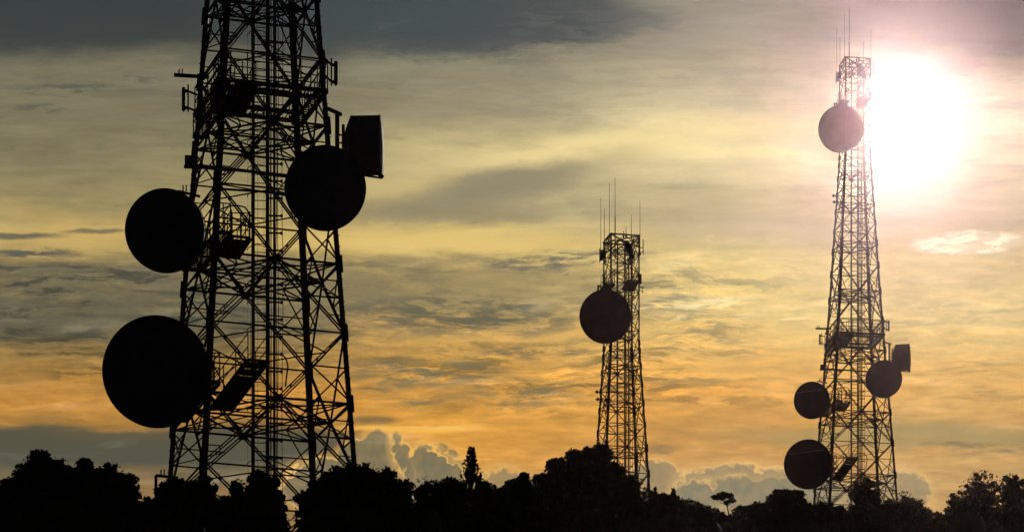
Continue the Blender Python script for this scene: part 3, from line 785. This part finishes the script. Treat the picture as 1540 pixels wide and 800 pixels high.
TREES = [
 (1, 133, [(6, 748, 20, 24)], 'small dark tree cut by the left edge of the picture', 'dense'),
 (2, 138, [(62, 716, 34, 33), (98, 732, 42, 38), (32, 748, 30, 38), (135, 735, 32, 38), (168, 742, 36, 40), (192, 765, 24, 34), (70, 765, 60, 26)], 'broad many-domed dark tree left of the nearest tower', 'dense'),
 (3, 130, [(222, 775, 20, 24)], 'low dark bush-like tree in the dip left of the nearest tower', 'dense'),
 (4, 134, [(250, 750, 18, 26), (266, 744, 20, 24), (242, 775, 20, 30), (278, 766, 18, 20)], 'rounded dark tree over the outer left foot of the nearest tower', 'dense'),
 (5, 138, [(306, 738, 17, 24), (316, 755, 14, 24), (292, 745, 12, 22)], 'upright dark tree over the near left foot of the nearest tower', 'dense'),
 (6, 131, [(338, 772, 18, 24)], 'low dark tree in the notch under the nearest tower', 'dense'),
 (7, 136, [(358, 740, 11, 19), (357, 765, 16, 24)], 'narrow knobby dark tree inside the nearest tower, left of the ladder', 'dense'),
 (8, 133, [(388, 735, 18, 26), (402, 745, 20, 32), (415, 765, 16, 26), (380, 760, 18, 30)], 'rounded dark tree in front of the ladder of the nearest tower', 'dense'),
 (9, 135, [(490, 745, 26, 34), (520, 732, 26, 34), (553, 730, 26, 32), (578, 738, 24, 36), (600, 758, 16, 34), (468, 765, 24, 32), (540, 760, 50, 40)], 'largest dark tree, over the right feet of the nearest tower', 'dense'),
 (10, 139, [(612, 735, 9, 14), (608, 755, 14, 22)], 'small tufted tree on the right flank of the largest dark tree', 'half'),
 (11, 134, [(637, 741, 13, 22), (632, 765, 18, 28), (655, 750, 12, 26)], 'ragged dark tree right of the largest dark tree', 'half'),
 (12, 139, [(672, 745, 20, 26), (690, 752, 18, 28)], 'dark tree just left of the pointed weeping tree', 'dense'),
 (13, 142, [(709, 682, 6, 11), (707, 698, 11, 14), (709, 712, 16, 14), (708, 725, 18, 16)], 'slim pointed weeping tree rising above the treetops', 'weep'),
 (14, 136, [(728, 752, 18, 28), (742, 765, 18, 28)], 'low dark tree just right of the pointed weeping tree', 'dense'),
 (15, 143, [(772, 742, 16, 22), (790, 740, 18, 26), (765, 760, 20, 28)], 'dark tree halfway between the pointed tree and the short tower', 'dense'),
 (16, 250, [(812, 742, 20, 30), (835, 722, 17, 32), (850, 735, 18, 34), (828, 750, 26, 34)], 'stepped dark tree on the left of the clump before the short tower', 'dense'),
 (17, 262, [(862, 702, 16, 27), (884, 705, 16, 32), (903, 700, 17, 32), (890, 730, 36, 40), (865, 735, 30, 36)], 'tallest dark tree of the clump before the short tower', 'dense'),
 (18, 256, [(925, 728, 18, 32), (945, 742, 18, 28)], 'dark tree before the feet of the short tower', 'dense'),
 (19, 268, [(962, 752, 18, 26), (978, 758, 14, 20)], 'loose see-through tree over the right foot of the short tower', 'airy'),
 (20, 262, [(1002, 766, 24, 22), (985, 772, 22, 24)], 'low dark tree right of the short tower', 'dense'),
 (21, 275, [(1035, 772, 24, 22), (1055, 780, 18, 20)], 'low dark tree halfway from the short tower to the umbrella tree', 'dense'),
 (22, 300, [(1072, 786, 18, 20), (1088, 792, 14, 18)], 'lowest dark tree, left of the umbrella tree stem', 'dense'),
 (24, 310, [(1115, 782, 16, 18), (1135, 780, 20, 20)], 'low dark tree just right of the umbrella tree', 'dense'),
 (25, 322, [(1178, 752, 18, 13), (1198, 760, 22, 17), (1165, 766, 20, 18), (1185, 776, 32, 22)], 'flat-topped dark tree left of the tall right tower', 'dense'),
 (26, 330, [(1238, 776, 18, 20), (1258, 782, 18, 18)], 'low dark tree over the left feet of the tall right tower', 'dense'),
 (27, 335, [(1302, 738, 18, 18), (1290, 752, 14, 18), (1315, 752, 12, 14), (1300, 772, 22, 22)], 'dark tree in the middle of the foot of the tall right tower', 'half'),
 (28, 338, [(1340, 776, 18, 24)], 'low dark tree between the right feet of the tall right tower', 'dense'),
 (29, 330, [(1362, 756, 14, 15), (1378, 764, 13, 16), (1366, 776, 20, 20)], 'leafy see-through tree right of the tall right tower', 'airy'),
 (30, 325, [(1405, 790, 20, 18)], 'low dark tree in the gap right of the tall right tower', 'dense'),
 (31, 318, [(1440, 762, 16, 22), (1458, 775, 20, 24)], 'small dense tree left of the see-through tree at right', 'half'),
 (32, 328, [(1475, 730, 20, 20), (1460, 742, 18, 20), (1492, 738, 18, 22), (1480, 755, 26, 22)], 'tall see-through tree near the right edge with branches showing', 'airy'),
 (33, 322, [(1520, 734, 15, 20), (1538, 745, 18, 22), (1528, 765, 24, 26)], 'dark tree cut by the right edge of the picture', 'half'),
]
for (seed, D, lobes, label, kind) in TREES:
    make_tree(seed, D, lobes, label, kind, dens=1.0)

# umbrella tree: bare stem, flat layered crown
def umbrella_tree():
    D = 305; sc = D / FOC; gx = (1097 - 770) * sc; gz = ground(D, gx); T = empty('umbrella_tree', (gx, D, gz)); rng = np.random.default_rng(77)
    def w(px, py, dp=0): return Vector(((px - 770) * sc - gx, dp, (HZ - py) * sc - gz))
    tb = MB(); tb.tube([(0, 0, -.3), w(1097, 800), w(1096, 772), w(1093, 758)], [.16, .12, .05, .04], 8); to = tb.build('trunk', BARK, T, True)
    pads = [(1078, 746, 8, 3.5), (1087, 742, 8, 3), (1096, 747, 8, 3.5), (1102, 750, 5, 2.5), (1086, 750, 5, 3), (1094, 753, 5, 2)]
    lim = MB(); V = []; F = []; nb = 0
    for (px, py, rx, ry) in pads:
        dp = rng.uniform(-.4, .4); e = w(px, py + ry, dp); lim.tube([w(1094, 760), lerp(w(1094, 760), e, .5) + Vector((0, 0, -.03)), e], [.035, .025, .012], 5)
        n = 200; q = rng.normal(size=(n, 3)); q /= np.linalg.norm(q, axis=1)[:, None]; q *= rng.uniform(.1, 1, (n, 1)) ** .5
        pts = np.array(w(px, py, dp)) + q * np.array([rx, rx, ry]) * sc
        v, f = leaf_quads(rng, pts, .12); V.append(v); F.append(f + nb); nb += len(v)
    for (a, b) in (((1098, 768), (1113, 755)), ((1098, 768), (1120, 760)), ((1097, 765), (1110, 750))):
        lim.tube([w(*a), lerp(w(*a), w(*b), .5) + Vector((0, 0, -.08)), w(*b)], [.02, .012, .006], 4)
    lim.build('limb', BARK, to, True); link_mesh('crown', np.concatenate(V), np.concatenate(F), LEAF, T)
    tag(T, 'tiny umbrella-shaped tree on a bare stem standing clear of the treetops', 'tree')
umbrella_tree()

# upright leafy shoots standing out of the low trees
def shoot(seed, px, py, D, h_px, label):
    rng = np.random.default_rng(seed); sc = D / FOC; gx = (px - 770) * sc; gz = ground(D, gx); T = empty('sapling', (gx, D, gz))
    top = (HZ - py) * sc - gz; bt = top - h_px * sc
    st_ = MB(); st_.tube([(0, 0, -.2), (.1, 0, bt), (0, 0, top)], [.06, .03, .01], 6); st_.build('trunk', BARK, T)
    n = 260; t = rng.uniform(0, 1, n); q = rng.normal(size=(n, 3)) * .22 * (h_px * sc * .5) * (1.15 - t)[:, None]; q[:, 2] *= .4
    pts = np.stack([.05 * t, 0 * t, bt + (top - bt) * t], 1) + q
    v, f = leaf_quads(rng, pts, .13, 2.4); link_mesh('crown', v, f, LEAF2, T); tag(T, label, 'tree')
shoot(301, 984, 733, 258, 30, 'thin upright sapling just right of the foot of the short tower')
shoot(302, 1012, 736, 258, 26, 'second thin sapling right of the short tower, fuller at its tip')
shoot(303, 996, 742, 260, 24, 'shortest thin sapling, between two taller ones')

# ------------------------------------------------------------------ evening haze
hz_ = MB(); hz_.box((0, 180, 78), 420, 580, 172)
ho = None
m = bpy.data.materials.new('haze'); m.use_nodes = True; nt = m.node_tree; nt.nodes.clear()
pv = nt.nodes.new('ShaderNodeVolumePrincipled'); pv.inputs['Color'].default_value = (1.0, .71, .80, 1)
pv.inputs['Density'].default_value = .0000056; pv.inputs['Anisotropy'].default_value = .984
mo = nt.nodes.new('ShaderNodeOutputMaterial'); nt.links.new(pv.outputs[0], mo.inputs['Volume'])
ho = hz_.build('haze', m); tag(ho, kind='stuff')
